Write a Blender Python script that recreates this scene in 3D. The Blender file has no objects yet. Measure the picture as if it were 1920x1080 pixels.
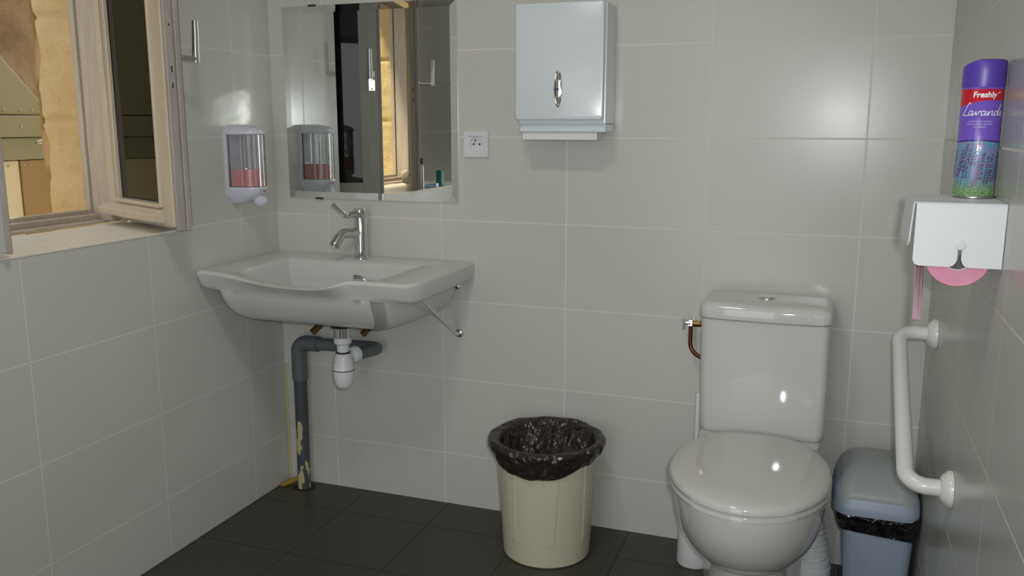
import bpy, bmesh, math, random
from mathutils import Vector, Matrix, noise
from math import sin, cos, pi, radians as R
random.seed(7)
C = bpy.context.scene.collection
SC = bpy.context.scene

# ------------------------------------------------------------------ camera
cam = bpy.data.cameras.new('camera'); camo = bpy.data.objects.new('camera', cam); C.objects.link(camo)
cam.sensor_width = 36.0; cam.lens = 36.0*1643.1/1920.0; cam.clip_start = 0.02
YAW, PITCH = 0.3483, 0.1857
CAM = Vector((1.7038, -2.4379, 1.2109))
fw = Vector((-sin(YAW)*cos(PITCH), cos(YAW)*cos(PITCH), -sin(PITCH)))
camo.location = CAM
camo.rotation_euler = fw.to_track_quat('-Z', 'Y').to_euler()
SC.camera = camo

# ------------------------------------------------------------------ view + light
SC.view_settings.view_transform = 'Standard'
SC.view_settings.look = 'None'
SC.view_settings.exposure = 0.0
SC.view_settings.gamma = 1.0
SC.view_settings.use_curve_mapping = False
SC.cycles.use_denoising = True
SC.cycles.max_bounces = 10
SC.cycles.diffuse_bounces = 5
SC.cycles.glossy_bounces = 6
SC.cycles.transmission_bounces = 8
SC.cycles.sample_clamp_indirect = 0.0
world = bpy.data.worlds.new('sky'); SC.world = world; world.use_nodes = True
wn = world.node_tree.nodes; wl = world.node_tree.links
bg = wn['Background']
bg.inputs['Color'].default_value = (0.90, 0.95, 1.0, 1); bg.inputs['Strength'].default_value = 2.6

def lamp(name, typ, loc, energy, color=(1, 1, 1), **kw):
    l = bpy.data.lights.new(name, typ); l.energy = energy; l.color = color
    for k, v in kw.items(): setattr(l, k, v)
    o = bpy.data.objects.new(name, l); o.location = loc; C.objects.link(o); return o
right = fw.cross(Vector((0, 0, 1))).normalized(); up = right.cross(fw)
flash = lamp('camera_flash', 'SPOT', CAM + right*0.042 + up*0.034, 47, (0.96, 0.985, 1.0), shadow_soft_size=0.018, spot_size=R(96), spot_blend=1.0)
flash.rotation_euler = camo.rotation_euler
ceil = lamp('overhead_fill', 'AREA', (1.05, -1.55, 2.40), 8.0, (1.0, 0.96, 0.88), shape='DISK', size=0.30)  # added overhead fill to lift the ambient level, not a known lamp
door = lamp('rear_fill', 'AREA', (1.15, -2.98, 1.05), 11.0, (0.97, 0.98, 1.0), shape='RECTANGLE', size=0.80, size_y=1.95)  # added fill from behind the camera; the front wall has no opening
door.rotation_euler = (R(90), 0, 0)
# late sun falling into the alley outside the window
sun = lamp('sun', 'SUN', (0, 0, 5), 5.0, (1.0, 0.88, 0.68), angle=R(6))
sun.rotation_euler = Vector((0.33, -0.55, -1.0)).to_track_quat('-Z', 'Y').to_euler()

# ------------------------------------------------------------------ materials
def hexc(r, g, b):
    f = lambda c: (c/255/12.92) if c/255 <= 0.04045 else ((c/255+0.055)/1.055)**2.4
    return (f(r), f(g), f(b), 1)
def mat(name, col, rough=0.5, metal=0.0, **kw):
    m = bpy.data.materials.new(name); m.use_nodes = True
    b = m.node_tree.nodes['Principled BSDF']
    b.inputs['Base Color'].default_value = col if len(col) == 4 else (*col, 1)
    b.inputs['Roughness'].default_value = rough; b.inputs['Metallic'].default_value = metal
    for k, v in kw.items(): b.inputs[k.replace('_', ' ')].default_value = v
    return m
def nd(m, t, **kw):
    n = m.node_tree.nodes.new(t)
    for k, v in kw.items(): setattr(n, k, v)
    return n
def ln(m, a, b): m.node_tree.links.new(a, b)
def bsdf(m): return m.node_tree.nodes['Principled BSDF']
def math_(m, op, a, b=None, c=None):
    n = nd(m, 'ShaderNodeMath', operation=op)
    for i, v in enumerate((a, b, c)):
        if v is None: continue
        if isinstance(v, (int, float)): n.inputs[i].default_value = v
        else: ln(m, v, n.inputs[i])
    return n.outputs[0]
def mixc(m, f, a, b, typ='MIX'):
    n = nd(m, 'ShaderNodeMix', data_type='RGBA', blend_type=typ)
    if isinstance(f, (int, float)): n.inputs[0].default_value = f
    else: ln(m, f, n.inputs[0])
    for i, v in ((6, a), (7, b)):
        if isinstance(v, tuple): n.inputs[i].default_value = v
        else: ln(m, v, n.inputs[i])
    return n.outputs[2]
def pos(m):
    g = nd(m, 'ShaderNodeNewGeometry'); s = nd(m, 'ShaderNodeSeparateXYZ'); ln(m, g.outputs['Position'], s.inputs[0])
    return g.outputs['Position'], s.outputs
def noise_(m, vec, scale, detail=4, rough=0.6):
    n = nd(m, 'ShaderNodeTexNoise'); n.inputs['Scale'].default_value = scale
    n.inputs['Detail'].default_value = detail; n.inputs['Roughness'].default_value = rough
    if vec is not None: ln(m, vec, n.inputs['Vector'])
    return n.outputs[0]
def ramp(m, f, stops, interp='LINEAR'):
    n = nd(m, 'ShaderNodeValToRGB'); n.color_ramp.interpolation = interp
    e = n.color_ramp.elements
    while len(e) < len(stops): e.new(0.5)
    for i, (p, c) in enumerate(stops): e[i].position = p; e[i].color = c if len(c) == 4 else (*c, 1)
    ln(m, f, n.inputs[0]); return n.outputs[0]
def bump(m, h, strength=0.3, dist=0.002):
    n = nd(m, 'ShaderNodeBump'); n.inputs['Strength'].default_value = strength; n.inputs['Distance'].default_value = dist
    ln(m, h, n.inputs['Height']); ln(m, n.outputs[0], bsdf(m).inputs['Normal'])
def joint(m, c, off, step, width):
    # 1 on a joint line, 0 on the tile
    a = math_(m, 'DIVIDE', math_(m, 'SUBTRACT', c, off), step)
    d = math_(m, 'MULTIPLY', math_(m, 'PINGPONG', a, 0.5), step)
    n = nd(m, 'ShaderNodeMapRange'); ln(m, d, n.inputs[0])
    n.inputs[1].default_value = width*0.5*0.6; n.inputs[2].default_value = width*0.5*1.2
    n.inputs[3].default_value = 1; n.inputs[4].default_value = 0
    return n.outputs[0]
def tiles(name, col, grout, axa, offa, stepa, axb, offb, stepb, width, rough, gvar=0.03, coat=0.0):
    m = mat(name, col, rough)
    P, s = pos(m)
    ja = joint(m, s[axa], offa, stepa, width); jb = joint(m, s[axb], offb, stepb, width)
    j = math_(m, 'MAXIMUM', ja, jb)
    # every tile its own slight tone, plus mottling
    fa = math_(m, 'FLOOR', math_(m, 'DIVIDE', math_(m, 'SUBTRACT', s[axa], offa), stepa))
    fb = math_(m, 'FLOOR', math_(m, 'DIVIDE', math_(m, 'SUBTRACT', s[axb], offb), stepb))
    cv = nd(m, 'ShaderNodeCombineXYZ'); ln(m, fa, cv.inputs[0]); ln(m, fb, cv.inputs[1])
    w = nd(m, 'ShaderNodeTexWhiteNoise'); ln(m, cv.outputs[0], w.inputs[0])
    n1 = noise_(m, P, 9, 5); n2 = noise_(m, P, 70, 3)
    v = math_(m, 'ADD', math_(m, 'MULTIPLY', math_(m, 'SUBTRACT', w.outputs[0], 0.5), gvar),
              math_(m, 'ADD', math_(m, 'MULTIPLY', math_(m, 'SUBTRACT', n1, 0.5), 0.035), math_(m, 'MULTIPLY', math_(m, 'SUBTRACT', n2, 0.5), 0.04)))
    k = math_(m, 'ADD', v, 1.0)
    vm = nd(m, 'ShaderNodeVectorMath', operation='SCALE'); vm.inputs[0].default_value = col[:3]; ln(m, k, vm.inputs['Scale'])
    gn = noise_(m, P, 14, 3)
    gc = mixc(m, gn, grout, tuple(x*0.86 for x in grout[:3])+(1,))
    ln(m, mixc(m, j, vm.outputs[0], gc), bsdf(m).inputs['Base Color'])
    ln(m, math_(m, 'ADD', math_(m, 'MULTIPLY', j, 0.35), math_(m, 'ADD', rough-0.05, math_(m, 'MULTIPLY', n1, 0.05))), bsdf(m).inputs['Roughness'])
    bsdf(m).inputs['Specular IOR Level'].default_value = 0.32
    h = math_(m, 'ADD', math_(m, 'MULTIPLY', j, -1.0), math_(m, 'MULTIPLY', noise_(m, P, 4, 1), 0.25))
    bump(m, h, 0.3, 0.0010)
    return m
WT, WG = hexc(198, 198, 192), hexc(220, 219, 213)
TW, TH, ZF = 0.3971, 0.25, 0.1717
M = {}
M['tile_back'] = tiles('wall tiles back', WT, WG, 0, 0.1926, TW, 2, ZF, TH, 0.0042, 0.27)
M['tile_left'] = tiles('wall tiles left', WT, WG, 1, -0.1931, TW, 2, ZF, TH, 0.0042, 0.25)
M['tile_right'] = tiles('wall tiles right', hexc(178, 178, 173), hexc(216, 215, 208), 1, -0.5782, TW, 2, ZF, TH, 0.0042, 0.27)  # same tiles, colour darkened to stand in for weak grazing light
M['tile_floor'] = tiles('floor tiles', hexc(66, 65, 57), hexc(46, 44, 37), 0, 0.306, 0.2965, 1, -0.171, 0.2985, 0.0035, 0.38, gvar=0.08)
M['ceiling'] = mat('ceiling paint', (0.78, 0.77, 0.74), 0.8)
M['ceramic'] = mat('white ceramic', hexc(206, 206, 203), 0.06)
M['seat_plastic'] = mat('seat plastic', hexc(200, 200, 196), 0.08)
M['white_plastic'] = mat('white plastic', hexc(214, 217, 219), 0.28)
M['white_enamel'] = mat('white enamelled steel', hexc(214, 222, 226), 0.22)
M['white_powder'] = mat('white powder coated steel', hexc(216, 219, 222), 0.45)
M['bar_white'] = mat('white nylon bar', hexc(222, 224, 220), 0.22)
M['chrome'] = mat('chrome', (0.72, 0.72, 0.72), 0.08, 1.0)
M['steel'] = mat('zinc steel', (0.42, 0.42, 0.41), 0.35, 1.0)
M['mirror'] = mat('mirror silver', (0.86, 0.89, 0.86), 0.0, 1.0)
M['black'] = mat('black', (0.01, 0.01, 0.01), 0.5)
M['dark_metal'] = mat('dark clip metal', (0.06, 0.06, 0.065), 0.35, 0.6)
M['grey_pvc'] = mat('grey pvc', hexc(92, 100, 104), 0.42)
M['brass'] = mat('aged brass', hexc(120, 92, 58), 0.38, 0.85)
M['copper'] = mat('copper', hexc(118, 72, 52), 0.36, 0.9)
M['rubber'] = mat('black rubber', (0.015, 0.015, 0.015), 0.5)
M['pink_paper'] = mat('pink paper', hexc(222, 152, 176), 0.85)
M['thin_paper'] = mat('pale pink sheet', hexc(206, 176, 188), 0.85)
M['white_paper'] = mat('white paper', hexc(226, 224, 222), 0.85)
M['bin2_grey'] = mat('grey bin lid plastic', hexc(150, 156, 156), 0.42)
M['bin2_blue'] = mat('blue grey bin plastic', hexc(150, 164, 182), 0.42)
M['seam'] = mat('dark seam', hexc(120, 118, 112), 0.6)
M['caulk'] = mat('yellowed caulk', hexc(196, 186, 138), 0.6)
M['foam'] = mat('yellow foam', hexc(150, 118, 50), 0.8)
M['navy'] = mat('navy print', hexc(50, 70, 110), 0.4)
M['metal_sheet'] = mat('green grey painted sheet metal', hexc(150, 156, 142), 0.5)
M['metal_white'] = mat('white painted panel', hexc(222, 226, 212), 0.45)
M['metal_beige'] = mat('beige painted panel', hexc(160, 142, 106), 0.55)
M['teal'] = mat('teal plastic', hexc(40, 120, 118), 0.35)
M['blue'] = mat('blue plastic', hexc(30, 90, 140), 0.35)
M['can_metal'] = mat('can rim metal', (0.55, 0.55, 0.55), 0.25, 1.0)
M['can_cap'] = mat('purple cap plastic', hexc(86, 62, 168), 0.35)
M['lettering'] = mat('white print', hexc(240, 240, 245), 0.4)
M['lettering_soft'] = mat('pale lilac print', hexc(196, 190, 226), 0.4)

# painted wood with streaks
def paint(name, col, rough, worn):
    m = mat(name, col, rough); P, s = pos(m)
    mp = nd(m, 'ShaderNodeMapping'); mp.inputs['Scale'].default_value = (1, 1, 0.12); ln(m, P, mp.inputs[0])
    n = noise_(m, mp.outputs[0], 60, 5)
    ln(m, mixc(m, ramp(m, n, [(0.35, (0, 0, 0)), (0.75, (1, 1, 1))]), col, worn), bsdf(m).inputs['Base Color'])
    bump(m, n, 0.15, 0.001); return m
M['wood_cream'] = paint('cream window paint', hexc(204, 192, 170), 0.4, hexc(192, 180, 160))
M['wood_frame'] = paint('warm grey frame paint', hexc(192, 180, 164), 0.38, hexc(172, 161, 148))
M['wood_mauve'] = paint('mauve grey window paint', hexc(170, 162, 156), 0.38, hexc(150, 142, 138))
M['wood_in'] = paint('grey white window paint', hexc(186, 186, 178), 0.4, hexc(172, 172, 166))
M['sill'] = paint('white sill paint', hexc(240, 235, 224), 0.4, hexc(226, 219, 203))

m = M['black_glass'] = mat('dark glass', (0.006, 0.007, 0.006), 0.03, Specular_IOR_Level=0.45)

# stone
def stone(name, c1, c2, c3, bumpd=0.01):
    m = mat(name, c1, 0.95); P, s = pos(m)
    n1 = noise_(m, P, 4.5, 8, 0.7); n2 = noise_(m, P, 34, 8, 0.75); n3 = noise_(m, P, 160, 4, 0.7)
    a = mixc(m, ramp(m, n1, [(0.38, (0, 0, 0)), (0.62, (1, 1, 1))]), c1, c2)
    b_ = mixc(m, math_(m, 'MULTIPLY', ramp(m, n2, [(0.58, (0, 0, 0)), (0.72, (1, 1, 1))]), 0.75), a, c3)
    b_ = mixc(m, math_(m, 'MULTIPLY', ramp(m, n3, [(0.55, (0, 0, 0)), (0.7, (1, 1, 1))]), 0.3), b_, c3)
    ln(m, b_, bsdf(m).inputs['Base Color'])
    bump(m, math_(m, 'ADD', n2, math_(m, 'MULTIPLY', n3, 0.3)), 0.8, bumpd); return m
M['stone'] = stone('ochre limestone', hexc(224, 200, 148), hexc(214, 182, 124), hexc(150, 126, 88))
M['stone_far'] = stone('dark rubble stone', hexc(132, 112, 78), hexc(108, 88, 58), hexc(64, 54, 40))  # darker browns than the facade stone
M['ground'] = stone('alley ground', hexc(120, 112, 98), hexc(104, 96, 84), hexc(80, 74, 64))

def crumple(m, P, sc):
    # creased film: sharp folded facets over finer wrinkles
    dn = nd(m, 'ShaderNodeTexNoise'); dn.inputs['Scale'].default_value = 9; ln(m, P, dn.inputs['Vector'])
    va = nd(m, 'ShaderNodeVectorMath', operation='SCALE'); ln(m, dn.outputs['Color'], va.inputs[0]); va.inputs['Scale'].default_value = 0.09
    vb = nd(m, 'ShaderNodeVectorMath', operation='ADD'); ln(m, P, vb.inputs[0]); ln(m, va.outputs[0], vb.inputs[1])
    hs = None
    for k, w in ((1.0, 1.0), (2.3, 0.45)):
        v = nd(m, 'ShaderNodeTexVoronoi'); v.feature = 'F1'; v.inputs['Scale'].default_value = sc*k; ln(m, vb.outputs[0], v.inputs['Vector'])
        t_ = math_(m, 'MULTIPLY', v.outputs['Distance'], w); hs = t_ if hs is None else math_(m, 'ADD', hs, t_)
    bump(m, hs, 0.9, 0.010)
# bin plastic, bag plastic
M['bin_beige'] = mat('beige bin plastic', hexc(196, 193, 172), 0.34)
m = M['bag'] = mat('dark bin bag film', hexc(44, 35, 30), 0.26, Specular_IOR_Level=0.6)
P, s = pos(m); crumple(m, P, 26)
m = M['bag_black'] = mat('black bin bag film', hexc(18, 18, 20), 0.24, Specular_IOR_Level=0.6)
P, s = pos(m); crumple(m, P, 34)

# old waste pipe with flaking cream paint, more flakes near the floor
m = M['old_pipe'] = mat('old grey pipe with paint remains', hexc(70, 77, 82), 0.5); P, s = pos(m)
mp = nd(m, 'ShaderNodeMapping'); mp.inputs['Scale'].default_value = (1, 1, 0.35); ln(m, P, mp.inputs[0])
n = noise_(m, mp.outputs[0], 38, 4, 0.6)
mr = nd(m, 'ShaderNodeMapRange'); ln(m, s[2], mr.inputs[0])
mr.inputs[1].default_value = 0.0; mr.inputs[2].default_value = 0.40; mr.inputs[3].default_value = 0.16; mr.inputs[4].default_value = -0.10
f = ramp(m, math_(m, 'ADD', n, mr.outputs[0]), [(0.615, (0, 0, 0)), (0.635, (1, 1, 1))])
ln(m, mixc(m, f, hexc(70, 77, 82), hexc(186, 180, 138)), bsdf(m).inputs['Base Color'])

# clear reservoir and pink soap
m = M['clear'] = mat('clear ribbed plastic', (0.97, 0.98, 1.0), 0.06, Transmission_Weight=0.93, IOR=1.45)
m = M['soap'] = mat('pink soap', hexc(226, 120, 122), 0.12, Coat_Weight=0.6, Coat_Roughness=0.05, Subsurface_Weight=0.0)
M['lilac_plastic'] = mat('bluish white plastic', hexc(206, 209, 220), 0.2)

# ------------------------------------------------------------------ mesh helpers
def new_obj(name, verts, faces, m, parent=None, smooth=True, angle=35):
    me = bpy.data.meshes.new(name)
    off = parent.location if parent is not None and parent.get('_root') else (parent['_off'] if parent is not None and '_off' in parent else Vector((0, 0, 0)))
    off = Vector(off)
    me.from_pydata([tuple(Vector(v)-off) for v in verts], [], [tuple(f) for f in faces])
    bm = bmesh.new(); bm.from_mesh(me); bmesh.ops.remove_doubles(bm, verts=bm.verts, dist=1e-6)
    bmesh.ops.recalc_face_normals(bm, faces=bm.faces); bm.to_mesh(me); bm.free()
    ms = m if isinstance(m, (list, tuple)) else [m]
    for k in ms: me.materials.append(k)
    o = bpy.data.objects.new(name, me); C.objects.link(o)
    if smooth:
        me.polygons.foreach_set('use_smooth', [True]*len(me.polygons))
        me.set_sharp_from_angle(angle=R(angle))
    if parent is not None:
        o.parent = parent; o['_off'] = tuple(off)
    return o
def bevel(o, w=0.002, seg=2, angle=35):
    b = o.modifiers.new('bevel', 'BEVEL'); b.width = w; b.segments = seg; b.limit_method = 'ANGLE'; b.angle_limit = R(angle)
    b.harden_normals = False
    return o
class MB:
    def __init__(s): s.v = []; s.f = []
    def add(s, v, f):
        n = len(s.v); s.v += [Vector(x) for x in v]; s.f += [tuple(i+n for i in q) for q in f]; return s
    def box(s, a, b):
        x0, y0, z0 = a; x1, y1, z1 = b
        v = [(x0,y0,z0),(x1,y0,z0),(x1,y1,z0),(x0,y1,z0),(x0,y0,z1),(x1,y0,z1),(x1,y1,z1),(x0,y1,z1)]
        return s.add(v, [(0,3,2,1),(4,5,6,7),(0,1,5,4),(1,2,6,5),(2,3,7,6),(3,0,4,7)])
    def frame_box(s, o, ax, ay, az, a, b):
        # box in a local frame with origin o and axes ax, ay, az
        t = MB().box(a, b); o = Vector(o)
        return s.add([o+ax*v.x+ay*v.y+az*v.z for v in t.v], t.f)
    def rings(s, rs, cap0=True, cap1=True, closed=True):
        assert len({len(r) for r in rs}) == 1
        n = len(rs[0]); v = [p for r in rs for p in r]; f = []
        for k in range(len(rs)-1):
            for i in range(n if closed else n-1):
                j = (i+1) % n
                f.append((k*n+i, k*n+j, (k+1)*n+j, (k+1)*n+i))
        if cap0: f.append(tuple(range(n))[::-1])
        if cap1: f.append(tuple((len(rs)-1)*n+i for i in range(n)))
        return s.add(v, f)
    def lathe(s, prof, c=(0, 0, 0), seg=32, axis='Z', cap0=True, cap1=True):
        c = Vector(c); rs = []
        for r, h in prof:
            r = max(r, 1e-5); ring = []
            for i in range(seg):
                a = 2*pi*i/seg
                if axis == 'Z': ring.append(c+Vector((r*cos(a), r*sin(a), h)))
                elif axis == 'Y': ring.append(c+Vector((r*cos(a), h, r*sin(a))))
                else: ring.append(c+Vector((h, r*cos(a), r*sin(a))))
            rs.append(ring)
        return s.rings(rs, cap0, cap1)
    def lathe_dir(s, prof, c, d, seg=24):
        d = Vector(d).normalized(); a = d.orthogonal().normalized(); b = d.cross(a); c = Vector(c)
        return s.rings([[c+d*h+a*(max(r,1e-5)*cos(2*pi*i/seg))+b*(max(r,1e-5)*sin(2*pi*i/seg)) for i in range(seg)] for r, h in prof])
    def tube(s, pts, r, seg=14, caps=True):
        pts = [Vector(p) for p in pts]; n = len(pts); rr = r if isinstance(r, (list, tuple)) else [r]*n
        T = [((pts[min(i+1, n-1)]-pts[max(i-1, 0)]).normalized()) for i in range(n)]
        a = T[0].orthogonal().normalized(); rs = []
        for i in range(n):
            a = (a-T[i]*a.dot(T[i])).normalized(); b = T[i].cross(a)
            rs.append([pts[i]+a*(rr[i]*cos(2*pi*k/seg))+b*(rr[i]*sin(2*pi*k/seg)) for k in range(seg)])
        return s.rings(rs, caps, caps)
    def obj(s, name, m, parent=None, smooth=True, angle=35): return new_obj(name, s.v, s.f, m, parent, smooth, angle)
def thing(name, label, cat, loc, group=None):
    o = bpy.data.objects.new(name, None); C.objects.link(o); o.location = loc; o.empty_display_size = 0.05
    o['label'] = label; o['category'] = cat; o['_root'] = True
    if group: o['group'] = group
    return o
def tag(o, label, cat, group=None):
    o['label'] = label; o['category'] = cat
    if group: o['group'] = group
    return o
def struct(o): o['kind'] = 'structure'; return o
def fillet(pts, rad, n=8):
    # round the inner corners of a polyline
    pts = [Vector(p) for p in pts]; out = [pts[0]]
    for i in range(1, len(pts)-1):
        p, a, b = pts[i], (pts[i-1]-pts[i]), (pts[i+1]-pts[i])
        r = rad if not isinstance(rad, (list, tuple)) else rad[i-1]
        ang = a.angle(b); d = min(r/math.tan(ang/2), a.length*0.49, b.length*0.49)
        a0, b0 = p+a.normalized()*d, p+b.normalized()*d
        rr = d*math.tan(ang/2); bis = (a.normalized()+b.normalized()).normalized(); cc = p+bis*(rr/sin(ang/2))
        va, vb = (a0-cc), (b0-cc); w = va.angle(vb)
        for k in range(n+1):
            t = k/n
            out.append(cc+(va*sin((1-t)*w)+vb*sin(t*w))/sin(w) if w > 1e-4 else p)
    out.append(pts[-1]); return out
def rrect(x0, y0, x1, y1, r, n=6):
    out = []
    for cx, cy, a0 in ((x1-r, y1-r, 0), (x0+r, y1-r, 90), (x0+r, y0+r, 180), (x1-r, y0+r, 270)):
        for k in range(n+1):
            a = R(a0+90*k/n); out.append((cx+r*cos(a), cy+r*sin(a)))
    return out

W = 1.9596; D = -3.0; H = 2.42
# ------------------------------------------------------------------ room shell
struct(MB().box((-0.27, D-0.1, -0.1), (W+0.12, 0.12, 0)).obj('floor', M['tile_floor'], smooth=False))
struct(MB().box((-0.27, D-0.1, H), (W+0.12, 0.12, H+0.1)).obj('ceiling', M['ceiling'], smooth=False))
struct(MB().box((-0.27, 0, 0), (W+0.12, 0.12, H)).obj('wall_back', M['tile_back'], smooth=False))
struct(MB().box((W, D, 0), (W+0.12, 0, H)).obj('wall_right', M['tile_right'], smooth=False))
struct(MB().box((-0.27, D-0.1, 0), (W+0.12, D, H)).obj('wall_front', M['ceiling'], smooth=False))
# left wall: four blocks round a splayed opening
WY0, WY1, WZ0, WZ1 = -1.70, -0.41, 0.915, 1.98      # opening on the room face
FY0, FY1 = -1.635, -0.362                              # opening at the frame
b = MB()
def pprism(b, poly, z0, z1):
    n = len(poly); v = [(x, y, z0) for x, y in poly]+[(x, y, z1) for x, y in poly]
    return b.add(v, [tuple(range(n))[::-1], tuple(range(n, 2*n))]+[(i, (i+1) % n, n+(i+1) % n, n+i) for i in range(n)])
b.box((-0.27, D, 0), (0, 0, WZ0)); b.box((-0.27, D, WZ1), (0, 0, H))
pprism(b, [(0, WY1), (0, 0), (-0.27, 0), (-0.27, FY1)], WZ0, WZ1)
pprism(b, [(0, D), (0, WY0), (-0.27, FY0), (-0.27, D)], WZ0, WZ1)
struct(b.obj('wall_left', M['tile_left'], smooth=False))
# sill slab
b = MB(); pprism(b, [(0.0025, WY0), (0.0025, WY1), (-0.30, FY1+0.005), (-0.30, FY0-0.005)], 0.9142, 0.9205)
o = struct(b.obj('trim_1', M['sill'], smooth=False)); bevel(o, 0.0015)
# caulk in the back left corner
b = MB().tube([(0.004, -0.004, 0.01), (0.0035, -0.0035, 0.25), (0.003, -0.003, 0.41)], 0.0038, 6)
struct(b.obj('trim_2', M['caulk']))

# outside: rough stone facade with the window hole, opposite wall, ground
def rough_grid(nu, nv, f, amp, sc, seedv=0):
    v = []; fc = []
    for j in range(nv+1):
        for i in range(nu+1):
            p, n_ = f(i/nu, j/nv); p = Vector(p); n_ = Vector(n_)
            d = noise.fractal(p*sc+Vector((seedv, 0, 0)), 1.0, 2.0, 4)*amp
            v.append(p+n_*d)
    for j in range(nv):
        for i in range(nu): a = j*(nu+1)+i; fc.append((a, a+1, a+nu+2, a+nu+1))
    return v, fc
def course(z):
    # mortar line dips between stone courses
    k = (z-0.02) % 0.30; d = min(k, 0.30-k); return -0.010*math.exp(-(d/0.010)**2)
b = MB()
for y, s_ in ((FY1-0.022, -1), (FY0+0.022, 1)):
    def f(u, v, y=y, s_=s_):
        z = 0.80+1.3*v; x = -0.405-(0.158+0.008*sin(z*21))*u
        edge = -0.018*max(0, (u-0.86)/0.14)**2
        return (x, y+s_*(course(z)+edge), z), (0, s_, 0)
    b.add(*rough_grid(40, 150, f, 0.006, 14, y))
for y0, y1 in ((FY1-0.022, 0.9), (-2.6, FY0+0.022)):
    def f(u, v, y0=y0, y1=y1): return (-0.563, y0+(y1-y0)*u, -0.3+3.6*v), (-1, 0, 0)
    b.add(*rough_grid(60, 120, f, 0.008, 9, y0))
b.add(*rough_grid(40, 10, lambda u, v: ((-0.405-0.158*v, FY0+(FY1-FY0)*u, 1.97), (0, 0, -1)), 0.005, 14))
b.add(*rough_grid(40, 40, lambda u, v: ((-0.563, FY0+(FY1-FY0)*u, 1.97+1.3*v), (-1, 0, 0)), 0.008, 9))
b.add(*rough_grid(40, 10, lambda u, v: ((-0.563, FY0+(FY1-FY0)*u, -0.3+1.18*v), (-1, 0, 0)), 0.008, 9))
b.add(*rough_grid(40, 10, lambda u, v: ((-0.395-0.17*v, FY0+(FY1-FY0)*u, 0.885-0.02*v), (0, 0, 1)), 0.003, 14))
struct(b.obj('wall_outside', M['stone'], angle=80))
b = MB()
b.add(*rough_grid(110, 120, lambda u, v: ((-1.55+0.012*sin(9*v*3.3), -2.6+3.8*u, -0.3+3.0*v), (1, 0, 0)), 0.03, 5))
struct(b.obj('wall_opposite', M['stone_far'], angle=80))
struct(MB().box((-1.7, -2.7, -0.4), (-0.38, 1.3, -0.3)).obj('ground', M['ground'], smooth=False))

# sheet metal duct in the alley
root = thing('ventilation_duct', 'green grey sheet metal duct with sloping side outside the window', 'duct', (-1.15, -0.35, -0.3))
b = MB()
prism = lambda poly, x0, x1: MB().add([(x0, y, z) for y, z in poly]+[(x1, y, z) for y, z in poly],
    [tuple(range(len(poly)))[::-1], tuple(range(len(poly), 2*len(poly)))]+[(i, (i+1) % len(poly), len(poly)+(i+1) % len(poly), len(poly)+i) for i in range(len(poly))])
bevel(prism([(-1.0, 1.24), (-0.03, 1.24), (-0.085, 1.30), (-0.20, 1.42), (-0.36, 1.62), (-0.60, 1.92), (-1.0, 1.92)], -1.4, -0.9).obj('hood', M['metal_sheet'], root, smooth=False), 0.004)
bevel(MB().box((-1.4, -1.0, 1.165), (-0.893, -0.03, 1.236)).obj('band', M['metal_sheet'], root, smooth=False), 0.003)
bevel(MB().box((-1.4, -1.0, 1.088), (-0.905, -0.03, 1.163)).obj('lower_band', M['metal_sheet'], root, smooth=False), 0.003)
bevel(MB().box((-1.38, -0.166, -0.3), (-0.91, -0.035, 1.086)).obj('beige_panel', M['metal_beige'], root, smooth=False), 0.003)
bevel(MB().box((-1.38, -0.9, -0.3), (-0.915, -0.170, 1.086)).obj('white_panel', M['metal_white'], root, smooth=False), 0.003)
for y, z in ((-0.22, 1.255), (-0.155, 1.255), (-0.11, 1.255), (-0.165, 1.198), (-0.215, 1.07), (-0.15, 1.07), (-0.125, 1.07)):
    MB().lathe([(0.0045, 0), (0.0045, 0.002), (0.002, 0.004)], (-0.9 if z > 1.24 else (-0.893 if z > 1.1 else -0.912), y, z), 10, 'X').obj('rivet', M['steel'], root)
b = MB().tube([(-0.893, -0.095, 1.150), (-0.86, -0.10, 1.152), (-0.855, -0.125, 1.150), (-0.86, -0.14, 1.146)], 0.006, 8)
b.obj('bracket', M['steel'], root)
tag(MB().tube([(-1.52, -0.13, 1.50), (-1.40, -0.10, 1.50), (-1.39, -0.10, 1.52)], 0.012, 8).obj('wall_hook', M['steel']),
    'small grey metal hook on the far stone wall outside the window', 'hook')

# ------------------------------------------------------------------ window
Z = Vector((0, 0, 1))
win = bpy.data.objects.new('window_1', None); C.objects.link(win); win.location = (-0.34, -0.93, 0.925); win['kind'] = 'structure'; win['_root'] = True
b = MB()
# posts (stepped profile) and rails of the fixed frame
for y, s_ in ((FY1, -1), (FY0, 1)):
    for xa, xb, dd_ in ((-0.405, -0.385, 0.034), (-0.385, -0.345, 0.026), (-0.345, -0.300, 0.040), (-0.300, -0.275, 0.012)):
        b.box((xa, min(y, y+s_*dd_), 0.922), (xb, max(y, y+s_*dd_), 1.97))
bevel(b.obj('frame_post', M['wood_frame'], win, smooth=False), 0.003)
b = MB().box((-0.405, FY0+0.041, 0.922), (-0.375, FY1-0.041, 0.958)); b.box((-0.373, FY0+0.041, 0.922), (-0.345, FY1-0.041, 0.946)); b.box((-0.343, FY0+0.041, 0.922), (-0.302, FY1-0.041, 0.930))
b.box((-0.405, FY0+0.041, 1.93), (-0.302, FY1-0.041, 1.97))
bevel(b.obj('frame_rail', M['wood_frame'], win, smooth=False), 0.003)

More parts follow.
